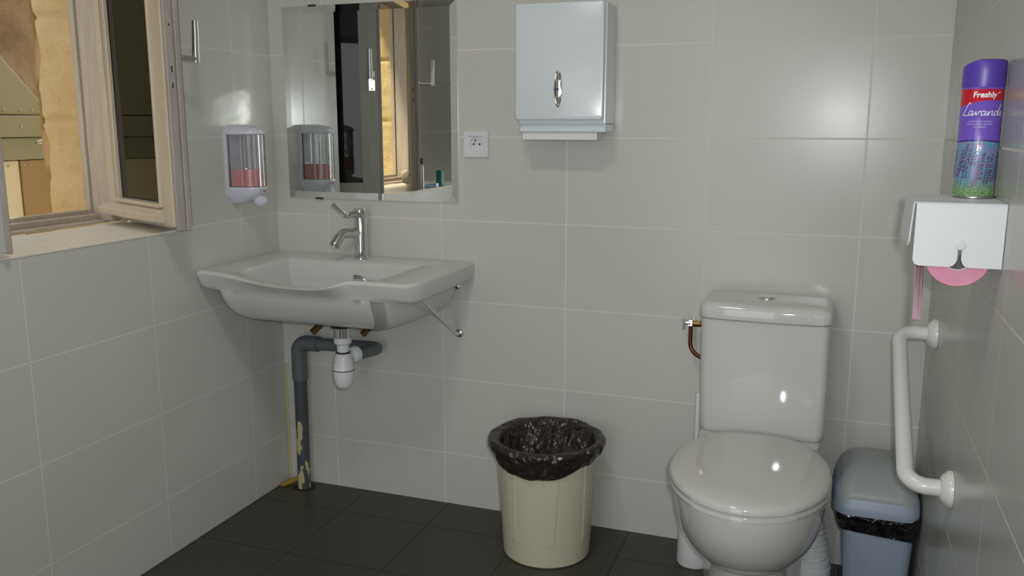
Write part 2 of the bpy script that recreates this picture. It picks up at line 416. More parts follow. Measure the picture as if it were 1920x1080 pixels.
def casement(hinge, free, side, name):
    # hinge/free: plan points of the room side corners; side=+1 when the outer face lies to the right of hinge->free
    h, f = Vector((*hinge, 0)), Vector((*free, 0)); e = (f-h).normalized(); L = (f-h).length
    n = Vector((e.y, -e.x, 0))*side           # towards the outer (weather) face
    T = 0.038; z0, z1 = 0.932, 1.925; st = 0.072; br = 0.058
    o = Vector((*hinge, 0))
    root = bpy.data.objects.new(name, None); C.objects.link(root); root.parent = win
    off = Vector((*hinge, z0)); root.location = off-win.location; root['_off'] = tuple(off)
    def part(nm, bb, mt, bv=0.002):
        ob = new_obj(nm, bb.v, bb.f, mt, root, smooth=False); bevel(ob, bv); return ob
    b = MB()
    b.frame_box(o, e, n, Z, (0, 0.012, z0+0.02), (0.040, T, z1)); b.frame_box(o, e, n, Z, (L-st+0.006, 0.014, z0+0.008), (L-0.012, T, z1))
    b.frame_box(o, e, n, Z, (0.04, 0.014, z0+0.01), (L-st+0.006, T, z0+br)); b.frame_box(o, e, n, Z, (0.04, 0.014, z1-br), (L-st+0.006, T, z1))
    part('outer_frame', b, M['wood_cream'])
    b = MB()
    b.frame_box(o, e, n, Z, (0, 0, z0), (0.042, 0.012, z1)); b.frame_box(o, e, n, Z, (L-st, 0, z0), (L-0.004, 0.014, z1))
    b.frame_box(o, e, n, Z, (0.042, 0, z0), (L-st, 0.014, z0+br)); b.frame_box(o, e, n, Z, (0.042, 0, z1-br), (L-st, 0.014, z1))
    part('inner_frame', b, M['wood_in'])
    b = MB(); b.frame_box(o, e, n, Z, (L-0.0125, 0.010, z0-0.002), (L+0.0005, 0.034, z1)); b.frame_box(o, e, n, Z, (L-0.006, -0.004, z0-0.002), (L+0.006, 0.010, z1))
    part('meeting_edge', b, M['wood_mauve'], 0.0025)
    # keyholes and a screw hole in the edge
    b = MB()
    for z, hh in ((1.340, 0.016), (1.300, 0.014), (1.455, 0.005)):
        b.frame_box(o, e, n, Z, (L-0.002, 0.019, z), (L+0.001, 0.0225, z+hh))
    part('keyhole', b, M['black'], 0.0002)
    # glazing bead
    b = MB(); g0, g1, y0, y1 = 0.040, L-st+0.006, z0+br, z1-br
    bt = 0.009
    for a_, c_ in (((g0, 0.018, y0), (g0+bt, 0.030, y1)), ((g1-bt, 0.018, y0), (g1, 0.046, y1)), ((g0+bt, 0.018, y0), (g1-bt, 0.046, y0+bt)), ((g0+bt, 0.018, y1-bt), (g1-bt, 0.036, y1))):
        b.frame_box(o, e, n, Z, a_, c_)
    part('glazing_bead', b, M['wood_cream'])
    b = MB().frame_box(o, e, n, Z, (g0-0.004, 0.013, y0-0.004), (g1+0.004, 0.018, y1+0.004))
    part('pane', b, M['black_glass'], 0.0003)
    # rain bar near the foot of the outer face
    poly = [(T-0.002, z0+0.052), (T+0.010, z0+0.052), (T+0.036, z0+0.040), (T+0.036, z0+0.022), (T+0.022, z0+0.018), (T-0.002, z0+0.014)]
    v = [o+e*x+n*a_+Z*c_ for x in (0.002, L-0.060) for a_, c_ in poly]; k = len(poly)
    b = MB().add(v, [tuple(range(k))[::-1], tuple(range(k, 2*k))]+[(i, (i+1) % k, k+(i+1) % k, k+i) for i in range(k)])
    part('rain_bar', b, M['wood_cream'], 0.0025)
    # lever handle on the inner face
    hz = 1.370; hx = L-0.028
    pl = MB().frame_box(o, e, n, Z, (hx-0.013, -0.006, hz-0.042), (hx+0.013, 0.0, hz+0.032)); p_ = part('handle_plate', pl, M['chrome'], 0.002)
    P0 = o+e*hx-n*0.004+Z*(hz+0.008)
    b = MB().tube([P0, P0-n*0.030, P0-n*0.058], [0.0095, 0.0085, 0.0085], 12)
    c0 = P0-n*0.058
    b.tube([c0+Z*-0.0085, c0+Z*0.02, c0+Z*0.06-n*0.002, c0+Z*0.098-n*0.003], [0.0090, 0.0088, 0.0082, 0.0075], 12)
    new_obj('handle', b.v, b.f, M['chrome'], root)
    b = MB()
    for dz in (-0.034, 0.026): b.lathe_dir([(0.0035, 0), (0.0035, 0.0015)], o+e*hx-n*0.0055+Z*(hz+dz), -n, 10)
    new_obj('screw', b.v, b.f, M['steel'], root)
    return root
casement((-0.282, -0.374), (0.104, -0.545), 1, 'casement')
casement((-0.270, -1.598), (0.025, -1.030), -1, 'casement')

# things standing on the sill that the mirror shows
t = thing('spray_canister', 'slim chrome canister on the window sill, seen in the mirror', 'canister', (-0.015, -1.125, 0.9215))
MB().lathe([(0.0125, 0.9215), (0.0135, 0.924), (0.0135, 1.025), (0.0095, 1.030), (0.0095, 1.033)], (-0.015, -1.125, 0), 24).obj('body', M['chrome'], t)
MB().lathe([(0.012, 1.033), (0.0125, 1.036), (0.0125, 1.057), (0.010, 1.060)], (-0.015, -1.125, 0), 24).obj('cap', M['dark_metal'], t)
t = thing('toothbrush', 'blue and teal brush lying on the window sill, seen in the mirror', 'brush', (0.0, -1.25, 0.9215))
MB().tube([(-0.025, -1.17, 0.930), (-0.022, -1.22, 0.930), (-0.020, -1.28, 0.931)], [0.004, 0.008, 0.006], 10).obj('handle', M['blue'], t)
MB().box((-0.024, -1.31, 0.9225), (-0.014, -1.281, 0.938)).obj('bristles', M['white_plastic'], t)
t = tag(bevel(MB().box((-0.04, -1.375, 0.9215), (-0.012, -1.335, 0.995)).obj('soap_box', M['teal'], smooth=False), 0.004), 'small teal box at the far end of the window sill', 'box')

# ------------------------------------------------------------------ mirror
t = thing('wall_mirror', 'large square frameless mirror with slanted glass edges above the basin', 'mirror', (0.352, 0, 0.975))
mx0, mx1, mz0, mz1 = 0.055, 0.6495, 0.9755, 1.567; bv = 0.021; fy = -0.0080; ey = -0.0066
v = [(mx0, -0.001, mz0), (mx1, -0.001, mz0), (mx1, -0.001, mz1), (mx0, -0.001, mz1), (mx0, ey, mz0), (mx1, ey, mz0), (mx1, ey, mz1), (mx0, ey, mz1),
     (mx0+bv, fy, mz0+bv), (mx1-bv, fy, mz0+bv), (mx1-bv, fy, mz1-bv), (mx0+bv, fy, mz1-bv)]
MB().add(v, [(0, 1, 2, 3), (0, 1, 5, 4), (1, 2, 6, 5), (2, 3, 7, 6), (3, 0, 4, 7), (4, 5, 9, 8), (5, 6, 10, 9), (6, 7, 11, 10), (7, 4, 8, 11), (8, 9, 10, 11)]).obj('glass', M['mirror'], t, smooth=False)
for x, z in ((0.165, mz0-0.003), (0.165, mz1-0.003)):
    bevel(MB().box((x-0.013, -0.0095, z), (x+0.013, 0.0, z+0.006)).obj('clip', M['dark_metal'], t, smooth=False), 0.001)

# ------------------------------------------------------------------ power socket
t = thing('power_socket', 'square white round-well power socket beside the mirror', 'socket', (0.707, 0, 1.151))
cx, cz = 0.7075, 1.1505
pl = rrect(cx-0.0395, cz-0.0385, cx+0.0395, cz+0.0385, 0.005)
def ring_y(pl, y, s=1.0): return [(cx+(x-cx)*s, y, cz+(z-cz)*s) for x, z in pl]
circ = lambda r, y, n=len(pl): [(cx+0.001+r*cos(2*pi*(i+0.5)/n), y, cz-0.001+r*sin(2*pi*(i+0.5)/n)) for i in range(n)]
socket_plate = MB().rings([ring_y(pl, 0), ring_y(pl, -0.008), ring_y(pl, -0.010, 0.97), circ(0.0215, -0.0105), circ(0.0205, -0.010), circ(0.0195, -0.003)], True, True).obj('plate', M['white_plastic'], t)
MB().box((cx-0.023, -0.0112, cz+0.0222), (cx+0.023, -0.0100, cz+0.0232)).obj('ridge', M['seam'], socket_plate, smooth=False)
for dx in (-0.0085, 0.0105): MB().lathe([(0.003, 0), (0.003, -0.0006)], (cx+dx, -0.0033, cz), 14, 'Y').obj('hole', M['black'], socket_plate)
MB().lathe([(0.0024, 0), (0.0024, -0.010), (0.0012, -0.012)], (cx-0.001, -0.0033, cz+0.0105), 12, 'Y').obj('earth_pin', M['steel'], socket_plate)

# ------------------------------------------------------------------ paper towel dispenser
t = thing('paper_towel_dispenser', 'white metal paper towel dispenser with oval lock on the back wall', 'dispenser', (0.995, 0, 1.19))
x0, x1, z0, z1 = 0.871, 1.119, 1.220, 1.527
rr = rrect(x0, z0, x1, z1, 0.009, 5)
cxx, czz = (x0+x1)/2, (z0+z1)/2
ry = lambda y, d: [(cxx+(x-cxx)*(1-d/0.124), y, czz+(z-czz)*(1-d/0.153)) for x, z in rr]
MB().rings([ry(-0.104, 0), ry(-0.117, 0), ry(-0.1205, 0.0012), ry(-0.122, 0.004)]).obj('door', M['white_enamel'], t)
o = MB().box((x0+0.003, -0.103, z0-0.012), (x1+0.004, 0.0, z1-0.002)).obj('body', M['white_enamel'], t, smooth=False); bevel(o, 0.004, 3)
b = prism([(-0.100, z0-0.012), (-0.112, z0-0.020), (-0.113, z0-0.032), (-0.104, z0-0.034), (-0.02, z0-0.030), (-0.02, z0-0.012)], 0, 1)
v = [Vector((x0+0.010 if k < 6 else x1+0.006, q.y, q.z)) for k, q in enumerate(b.v)]
o = new_obj('lip', v, b.f, M['white_enamel'], t, smooth=False); bevel(o, 0.003, 3)
b = MB(); n = 24
el = [(0.995+0.0118*cos(2*pi*i/n), 1.303+0.049*sin(2*pi*i/n)) for i in range(n)]
def ell(s, y): return [(0.995+(x-0.995)*s, y, 1.303+(z-1.303)*s) for x, z in el]
# slim oval lock plate
lock_plate = MB().rings([ell(1, -0.122), ell(1, -0.1245), ell(0.9, -0.1265), ell(0.8, -0.1258), ell(0.5, -0.127), ell(0.1, -0.1275)]).obj('lock_plate', M['chrome'], t)
MB().box((0.986, -0.1283, 1.2985), (0.999, -0.1266, 1.3030)).obj('lock_mark', M['navy'], lock_plate, smooth=False)
tw = bevel(MB().box((0.886, -0.104, 1.166), (1.100, -0.050, 1.187)).obj('paper_towel', M['white_paper'], smooth=False), 0.002)
tag(tw, 'white folded paper towel hanging out below the wall dispenser', 'paper towel')

# ------------------------------------------------------------------ soap dispenser on the left wall
t = thing('soap_dispenser', 'wall soap dispenser with clear reservoir half full of pink soap', 'soap dispenser', (0, -0.205, 0.965))
cy = -0.205; hw = 0.047
def dsec(xf, hw_, z, n=40, ribs=0.0, back=0.0):
    # half-oval section bulging from the wall
    out = []
    for i in range(n+1):
        a = -pi/2+pi*i/n; r = 1+ribs*cos(11*(a+pi/2)*2)
        ca = abs(cos(a))**0.62; sa = math.copysign(abs(sin(a))**0.75, sin(a))
        out.append((back+(xf-back)*ca*r, cy+hw_*sa*r, z))
    return out
bk = rrect(cy-hw-0.003, 0.985, cy+hw+0.003, 1.200, 0.022)
MB().rings([[(x, y, z) for y, z in bk] for x in (0.0, 0.010)]).obj('back_plate', M['lilac_plastic'], t)
MB().rings([dsec(0.098, hw, 1.178), dsec(0.103, hw+0.002, 1.180), dsec(0.102, hw+0.002, 1.187), dsec(0.096, hw-0.001, 1.194), dsec(0.084, hw-0.007, 1.200), dsec(0.066, hw-0.016, 1.2045), dsec(0.040, hw-0.028, 1.207)]).obj('top_cap', M['lilac_plastic'], t)
MB().rings([dsec(0.097, hw-0.001, z, 120, 0.020, 0.012) for z in (1.024, 1.10, 1.178)]+[dsec(0.093, hw-0.005, z, 120, 0.006, 0.016) for z in (1.1775, 1.10, 1.0245)]).obj('reservoir', M['clear'], t)
MB().rings([dsec(0.0925, hw-0.0055, z, 120, 0.010, 0.017) for z in (1.026, 1.076)]).obj('soap', M['soap'], t)
lower_housing = MB().rings([dsec(0.045, hw-0.020, 0.975), dsec(0.075, hw-0.010, 0.988), dsec(0.094, hw-0.002, 1.005), dsec(0.100, hw+0.001, 1.018), dsec(0.099, hw, 1.0235)]).obj('lower_housing', M['lilac_plastic'], t)
b = MB().lathe_dir([(0.004, -0.012), (0.012, -0.008), (0.017, 0.0), (0.019, 0.012), (0.016, 0.022), (0.008, 0.028), (0.001, 0.030)], (0.072, cy+0.004, 0.982), (0.93, 0, -0.15), 24)
b.obj('push_button', M['lilac_plastic'], lower_housing)
bevel(MB().box((0.1003, cy-0.004, 1.008), (0.1012, cy+0.006, 1.012)).obj('logo_mark', M['seam'], lower_housing, smooth=False), 0.0002)

# ------------------------------------------------------------------ wash basin
t = thing('wash_basin', 'wide white ceramic wash basin mounted in the corner under the mirror', 'wash basin', (0.35, 0, 0.62))
ZT = 0.798; BX0, BX1 = 0.002, 0.697
def smooth01(t): t = max(0, min(1, t)); return t*t*(3-2*t)
def bow(x):
    u = (0.381-x)/0.340 if x < 0.381 else (x-0.381)/0.137
    return 1-smooth01(u)**1.6 if u < 1 else 0.0
def front_y(x):
    # plan outline of the front: straight shoulders, gentle bow between them
    return -0.427-0.025*bow(x)
NF = 72; NS = 14; NB = 30
def outline(x0, x1, yb, fy, rc, z, zf=None):
    pts = []
    # front left -> front right, right side up, back right -> left, left side down
    for i in range(NF+1):
        x = x0+rc+(x1-x0-2*rc)*i/NF; pts.append((x, fy(x)))
    for i in range(1, NS+1):
        tt = i/NS; pts.append((x1-rc*max(0, 1-tt*8)**2, fy(x1)+(yb-fy(x1))*tt+rc*0))
    for i in range(1, NB+1): pts.append((x1+(x0-x1)*i/NB, yb))
    for i in range(1, NS+1):
        tt = i/NS; pts.append((x0+rc*max(0, 1-(1-tt)*8)**2, yb+(fy(x0)-yb)*tt))
    return [Vector((x, y, zf(x, y) if zf else z)) for x, y in pts[:-1]]
fyo = lambda x: front_y(x)
def rimdip(x, y):
    # the front lip dips in the middle
    k = max(0, (-0.34-y)/0.07)
    return -0.027*bow(x)*min(1, k)
O = lambda x0, x1, yb, d, z: outline(x0, x1, yb, lambda x: fyo(x)+d, 0.012, z, lambda x, y: z+rimdip(x, y))
def inner(sc, z, x0=0.118, x1=0.572, yb=-0.125, yf=-0.375):
    r = outline(x0, x1, yb, lambda x: yf-0.028*bow(x)*(1 if z > 0.77 else 0.15), 0.010, z, lambda x, y: z+rimdip(x, y-0.05)*(1 if z > 0.77 else 0))
    c = Vector((0.345, -0.27, 0)); out = []
    for p in r:
        out.append(Vector((c.x+(p.x-c.x)*sc, c.y+(p.y-c.y)*sc, p.z)))
    return out
def under(sx, sy, z, cy_=-0.26):
    # body of the bowl seen from below; wider at the back than at the front
    r = outline(0.040, 0.645, -0.012, lambda x: -0.423, 0.035, z)
    out = []
    for p in r:
        k = min(1, max(0, (-p.y)/0.42)); xx = p.x-(0.045*k if p.x > 0.6 else 0)
        s2 = sy if p.y < cy_ else 1-(1-sy)*0.35
        out.append(Vector((0.33+(xx-0.33)*sx, cy_+(p.y-cy_)*s2, z)))
    return out
def blend(x):
    # 1 where the rim runs straight into the bowl, 0 at the shoulders
    return max(0, min(1, (x-0.05)/0.05))*max(0, min(1, (0.585-x)/0.03))
def O2(d, z, sh):
    # rim ring; where the front bows out the lower rings lean in to meet the bowl
    r = outline(BX0+d, BX1-d, -0.0005, lambda x: -0.427-0.025*bow(x)*max(0, min(1, (z-0.740)/0.055))+d*(1-blend(x) if z < 0.76 else 1)+sh, 0.012, z, lambda x, y: z+rimdip(x, y)*max(0, (z-0.742)/0.056)**1.3)
    return r
rs = []
rs += [under(0.08, 0.06, 0.634), under(0.45, 0.16, 0.635), under(0.70, 0.27, 0.638), under(0.82, 0.38, 0.643), under(0.895, 0.48, 0.652), under(0.945, 0.58, 0.666), under(0.975, 0.68, 0.685), under(0.99, 0.765, 0.705), under(0.997, 0.83, 0.724), under(1.0, 0.872, 0.742)]
rs += [O2(0.005, 0.7435, 0.024), O2(0.0015, 0.7465, 0.023), O2(0.0, 0.753, 0.0205), O2(0, 0.770, 0.012), O2(0, 0.785, 0.005), O2(0.0004, 0.7905, 0.0025), O2(0.002, 0.7945, 0.002), O2(0.005, 0.797, 0.0025), O2(0.010, ZT, 0.003)]
rs += [inner(1.03, ZT-0.001), inner(1.0, ZT-0.005), inner(0.985, ZT-0.016), inner(0.96, 0.730, yf=-0.352), inner(0.92, 0.700, yf=-0.335), inner(0.82, 0.682, yf=-0.32), inner(0.5, 0.675), inner(0.12, 0.672)]
MB().rings(rs).obj('basin', M['ceramic'], t, angle=50)
MB().rings([[(0.372+a*cos(2*pi*i/24), -0.1375-0.004*k, 0.752+b_*sin(2*pi*i/24)) for i in range(24)] for k, a, b_ in ((0, 0.018, 0.0075), (1, 0.018, 0.0075), (1.3, 0.013, 0.005), (0.5, 0.011, 0.003))]).obj('overflow_ring', M['chrome'], t)
MB().lathe([(0.030, 0.6735), (0.030, 0.679), (0.022, 0.681), (0.018, 0.676)], (0.345, -0.27, 0), 28).obj('drain_ring', M['chrome'], t)

# faucet
t = thing('mixer_tap', 'chrome lever mixer tap standing on the back of the wash basin', 'tap', (0.343, -0.058, ZT))
fx, fyv = 0.3435, -0.062
MB().lathe([(0.026, ZT-0.0005), (0.026, ZT+0.006), (0.0235, ZT+0.009), (0.0195, ZT+0.0095), (0.0195, 0.925), (0.0185, 0.928), (0.0195, 0.930), (0.0195, 0.951), (0.0165, 0.954), (0.002, 0.9545)], (fx, fyv, 0), 40).obj('body', M['chrome'], t)
dd = Vector((-0.36, -0.93, 0)).normalized()
p0 = Vector((fx, fyv, 0.879))
sp = fillet([p0, p0+dd*0.074+Z*0.004, p0+dd*0.103-Z*0.030], 0.030, 10)
spout = MB().tube(sp, 0.0145, 18).obj('spout', M['chrome'], t)
e_ = (sp[-1]-sp[-2]).normalized()
MB().lathe_dir([(0.0145, -0.006), (0.0145, 0.001), (0.011, 0.002), (0.010, -0.002)], sp[-1], e_, 18).obj('aerator', M['steel'], spout)
p1 = Vector((fx, fyv, 0.938))
lv = fillet([p1+dd*0.015, p1+dd*0.055-Z*0.004, p1+dd*0.100+Z*0.034], 0.03, 8)
MB().tube(lv, [0.009]*3+[0.0075]*(len(lv)-3), 14).obj('lever', M['chrome'], t)

# support brackets and screws under the basin
def bracket(x, xb, label):
    t = thing('basin_bracket', label, 'bracket', (x, 0, 0.571), 'rod brackets under the basin')
    MB().tube(fillet([(x, -0.001, 0.571), (x, -0.022, 0.571), (xb, -0.290, 0.738)], 0.014, 6), 0.0058, 12).obj('rod', M['white_plastic'], t)
    MB().lathe([(0.013, -0.0005), (0.013, -0.008), (0.009, -0.010), (0.006, -0.011)], (x, 0, 0.571), 6, 'Y').obj('nut', M['steel'], t)
bracket(0.646, 0.653, 'white rod bracket bolted to the wall under the right of the basin')
bracket(0.066, 0.022, 'white rod bracket bolted to the wall under the left of the basin')
t = thing('wall_bolt', 'small zinc bolt in the wall just under the basin right edge', 'bolt', (0.644, 0, 0.719))
MB().lathe([(0.0115, 0), (0.0115, -0.004), (0.011, -0.0045)], (0.6445, -0.0005, 0.7185), 24, 'Y').obj('washer', M['white_plastic'], t)
MB().lathe([(0.0085, -0.004), (0.0085, -0.012), (0.005, -0.014)], (0.6445, -0.0005, 0.7185), 6, 'Y').obj('bolt_head', M['steel'], t)

# tap supply tails
for a_, b_, lab in (((0.226, -0.10, 0.602), (0.196, -0.13, 0.562), 'brass supply valve end under the left of the basin'), ((0.388, -0.07, 0.604), (0.352, -0.10, 0.556), 'brass supply valve end behind the chrome tailpiece')):
    t = thing('supply_valve', lab, 'valve', b_)
    a_, b_ = Vector(a_), Vector(b_); d_ = (b_-a_)
    MB().tube([a_+Vector((0.02, 0.03, 0.03)), a_, a_+d_*0.4], 0.0075, 12).obj('tail', M['steel'], t)
    MB().lathe_dir([(0.009, 0), (0.0125, 0.003), (0.0125, 0.022), (0.010, 0.026), (0.0115, 0.030), (0.0115, 0.045), (0.008, 0.048)], a_+d_*0.15, d_, 6).obj('nut', M['brass'], t)

# ------------------------------------------------------------------ waste trap
tx, ty = 0.362, -0.222
t = thing('bottle_trap', 'white plastic bottle trap with chrome tailpiece under the basin', 'trap', (tx, ty, 0.43))
MB().lathe([(0.034, 0.6335), (0.036, 0.626), (0.034, 0.617), (0.026, 0.614), (0.026, 0.628)], (tx, ty, 0), 32).obj('gasket', M['rubber'], t)
MB().lathe([(0.0235, 0.628), (0.0235, 0.582)], (tx, ty, 0), 32).obj('tailpiece', M['chrome'], t)
MB().lathe([(0.0215, 0.586), (0.0265, 0.584), (0.0265, 0.568), (0.022, 0.564), (0.018, 0.563), (0.018, 0.535), (0.0185, 0.533)], (tx, ty, 0), 32).obj('nut', M['white_plastic'], t)
MB().lathe([(0.0195, 0.541), (0.0215, 0.538), (0.0195, 0.535)], (tx, ty, 0), 32).obj('upper_seal', M['rubber'], t)
MB().lathe([(0.019, 0.537), (0.0235, 0.533), (0.027, 0.520), (0.0300, 0.500), (0.0322, 0.4865)], (tx, ty, 0), 32).obj('bottle_top', M['white_plastic'], t)
MB().lathe([(0.0325, 0.4868), (0.0333, 0.4855), (0.0325, 0.4840)], (tx, ty, 0), 32).obj('seam_ring', M['rubber'], t)
MB().lathe([(0.0322, 0.4845), (0.0315, 0.472), (0.0295, 0.455), (0.026, 0.440), (0.020, 0.430), (0.012, 0.4255), (0.001, 0.424)], (tx, ty, 0), 32).obj('bottle_cup', M['white_plastic'], t)
od = Vector((0.23, 0.97, 0.02)).normalized(); oc = Vector((tx, ty, 0.520))
MB().lathe_dir([(0.015, 0.010), (0.015, 0.034), (0.023, 0.036), (0.025, 0.040), (0.025, 0.056), (0.021, 0.060)], oc, od, 26).obj('outlet_nut', M['white_plastic'], t)
# grey waste pipe along the wall and down into the floor
t = thing('waste_pipe', 'old grey waste pipe running along the wall and down into the floor', 'pipe', (0.092, -0.052, 0))
pa = oc+od*0.056
pp = fillet([pa, (pa.x+0.016, -0.042, 0.510), (0.30, -0.042, 0.508)], 0.03, 8)
MB().tube(pp, 0.0195, 20).obj('elbow', M['grey_pvc'], t)
MB().tube([(0.335, -0.042, 0.508), (0.14, -0.045, 0.503)], 0.0205, 20).obj('horizontal_pipe', M['grey_pvc'], t)
MB().tube([(0.165, -0.045, 0.504), (0.150, -0.045, 0.504)]+fillet([(0.150, -0.045, 0.504), (0.090, -0.048, 0.503), (0.091, -0.049, 0.378)], 0.035, 10)[1:], 0.0255, 24).obj('corner_elbow', M['grey_pvc'], t)
MB().tube([(0.091, -0.049, 0.39), (0.091, -0.050, 0.2), (0.090, -0.052, 0.0005)], 0.0215, 24).obj('vertical_pipe', M['old_pipe'], t)
hb = MB(); ring = [(0.088+(0.038+0.006*noise.noise(Vector((cos(a), sin(a), 3))*1.7))*cos(a), -0.048+(0.036+0.008*noise.noise(Vector((cos(a), sin(a), 9))*2))*sin(a)) for a in [2*pi*i/28 for i in range(28)]]
hb.rings([[(x, y, 0.0003) for x, y in ring], [(x, y, 0.0012) for x, y in ring]]).obj('floor_hole', M['black'], t)
hb = MB().tube([(0.012, -0.075, 0.004), (0.03, -0.055, 0.010), (0.055, -0.030, 0.020)], [0.006, 0.010, 0.008], 8)
hb.obj('foam_filler', M['foam'], t)

# ------------------------------------------------------------------ beige bin with bag
bx, by = 0.993, -0.188
t = thing('waste_bin', 'round beige plastic bin with dark bag beside the toilet', 'bin', (bx, by, 0))
seg, nh = 288, 70; rs = []
def panel(a, z):
    # wedge panels pressed into the wall of the bin
    k = (a/(2*pi)*7-0.18) % 1.0; tz = (z-0.065)/0.30
    if not 0 < tz: return 0
    hwid = 0.10+0.11*tz
    d = (hwid-abs(k-0.5)); return 0.0016*max(0, min(1, d/0.006))*max(0, min(1, (z-0.065)/0.002))
for j in range(nh+1):
    z = 0.0+0.325*j/nh; r = 0.123+0.021*(j/nh)
    if j == 0: r -= 0.005
    rs.append([(bx+(r+panel(2*pi*i/seg, z))*cos(2*pi*i/seg), by+(r+panel(2*pi*i/seg, z))*sin(2*pi*i/seg), z) for i in range(seg)])
for r, z in ((0.1475, 0.327), (0.1475, 0.340), (0.142, 0.340), (0.140, 0.325), (0.120, 0.02), (0.02, 0.012)):
    rs.append([(bx+r*cos(2*pi*i/seg), by+r*sin(2*pi*i/seg), z) for i in range(seg)])
MB().rings(rs).obj('bucket', M['bin_beige'], t, angle=25)
# bag: outer skirt, rolled rim, slack inside
seg = 160; rs = []
prof = [(0.1465, 0.286, 1), (0.151, 0.292, 1), (0.155, 0.302, 1), (0.160, 0.314, .8), (0.164, 0.326, .7), (0.164, 0.337, .6), (0.159, 0.3455, .5), (0.151, 0.3465, .4), (0.141, 0.341, .3), (0.134, 0.329, .5), (0.128, 0.315, .8), (0.121, 0.298, 1.2), (0.112, 0.280, 1.6), (0.098, 0.262, 2), (0.078, 0.250, 2), (0.052, 0.246, 2), (0.02, 0.244, 1)]
for k_, (r, z, w) in enumerate(prof):
    ring = []
    for i in range(seg):
        a = 2*pi*i/seg; c_, s_ = cos(a), sin(a); X_, Y_ = r*c_*10, r*s_*10
        n1 = noise.noise(Vector((c_*2.2, s_*2.2, z*9))); n2 = noise.noise(Vector((c_*6, s_*6, z*26+5))); n3 = abs(noise.noise(Vector((c_*11, s_*11, z*18+9))))
        rr_ = r+w*(0.003*n1+0.003*n2-0.003*n3); zz = z
        if k_ < 8:
            zz += 0.005*n1
            rr_ += 0.005*max(0, -c_)
        if k_ < 3:
            zz += 0.022*noise.noise(Vector((c_*1.6+4, s_*1.6, 0)))*(1-k_/4)-0.020*max(0, -s_)+0.018*abs(c_)
        if k_ >= 10:
            # crumpled slack film heaped inside
            q = noise.turbulence(Vector((X_*0.55, Y_*0.55, 1.7)), 4, True)
            rg = 1-abs(noise.noise(Vector((X_*1.1+3, Y_*1.1, 0.3))))*2
            zz += (0.050*(q-0.45)+0.022*rg*max(0, s_*0.6+0.6))*min(1, (k_-9)/3)
        if k_ < 4: rr_ = max(rr_, 0.1462)
        if 8 <= k_ < 12: rr_ = min(rr_, 0.1375-0.004*(k_-8))
        ring.append((bx+rr_*c_, by+rr_*s_, zz))
    rs.append(ring)
MB().rings(rs, False, True).obj('bin_bag', M['bag'], t, angle=60)

# ------------------------------------------------------------------ toilet
cxT = 1.5655
t = thing('toilet', 'white close coupled toilet with closed lid against the back wall', 'toilet', (cxT, -0.35, 0))
def dshape(hw_, yb, yf, z, n=64, rear=0.155, cx_=cxT):
    # egg outline: flat-ish rear, widest at about 55 percent, round front
    out = []
    ym = yb+(yf-yb)*0.50
    for i in range(n):
        a = 2*pi*i/n; c_, s_ = cos(a), sin(a)
        if s_ <= 0:   # front half
            x = hw_*c_; y = ym+(ym-yf)*s_
        else:
            e2 = 2.9; r = (abs(c_)**e2+abs(s_)**e2)**(-1/e2)
            tt = min(1, r*s_)
            x = (hw_+(rear*1.18-hw_)*tt**1.6)*min(1.0, max(-1.0, r*c_)); y = ym+(yb-ym)*tt
        out.append((cx_+x, y, z))
    return out
ZS = 0.404
rs = [dshape(0.105, -0.10, -0.40, 0.0), dshape(0.108, -0.10, -0.41, 0.006), dshape(0.104, -0.10, -0.40, 0.05), dshape(0.101, -0.10, -0.405, 0.13), dshape(0.104, -0.10, -0.42, 0.155),
      dshape(0.118, -0.11, -0.475, 0.178), dshape(0.137, -0.12, -0.535, 0.205), dshape(0.152, -0.13, -0.580, 0.238), dshape(0.163, -0.14, -0.612, 0.275), dshape(0.171, -0.14, -0.633, 0.315), dshape(0.1745, -0.14, -0.643, 0.350), dshape(0.176, -0.14, -0.646, 0.372), dshape(0.174, -0.14, -0.644, 0.381), dshape(0.166, -0.15, -0.634, 0.384)]
MB().rings(rs).obj('bowl', M['ceramic'], t, angle=60)
rr = rrect(cxT-0.150, -0.235, cxT+0.150, -0.008, 0.03)
MB().rings([[(cxT+(x-cxT)*s_, y, z) for x, y in rr] for s_, z in ((0.72, 0.20), (0.85, 0.30), (0.97, 0.36), (1.0, 0.385), (1.0, 0.405), (0.99, 0.409))]).obj('rear_shelf', M['ceramic'], t)
MB().rings([dshape(0.176, -0.212, -0.655, 0.3845, rear=0.132), dshape(0.1800, -0.210, -0.662, 0.388, rear=0.135), dshape(0.1800, -0.210, -0.662, 0.396, rear=0.135), dshape(0.177, -0.212, -0.657, 0.4015, rear=0.132)]).obj('seat', M['seat_plastic'], t, angle=60)
MB().rings([dshape(0.178, -0.200, -0.660, 0.4025, rear=0.134), dshape(0.1825, -0.197, -0.667, 0.406, rear=0.137), dshape(0.1825, -0.197, -0.667, 0.414, rear=0.137), dshape(0.179, -0.199, -0.663, 0.4205, rear=0.134), dshape(0.171, -0.203, -0.652, 0.425, rear=0.128), dshape(0.150, -0.212, -0.628, 0.4305, rear=0.115), dshape(0.110, -0.24, -0.58, 0.4345, rear=0.09), dshape(0.05, -0.30, -0.50, 0.437, rear=0.05), dshape(0.01, -0.38, -0.42, 0.4375, rear=0.01)]).obj('lid', M['seat_plastic'], t, angle=60)
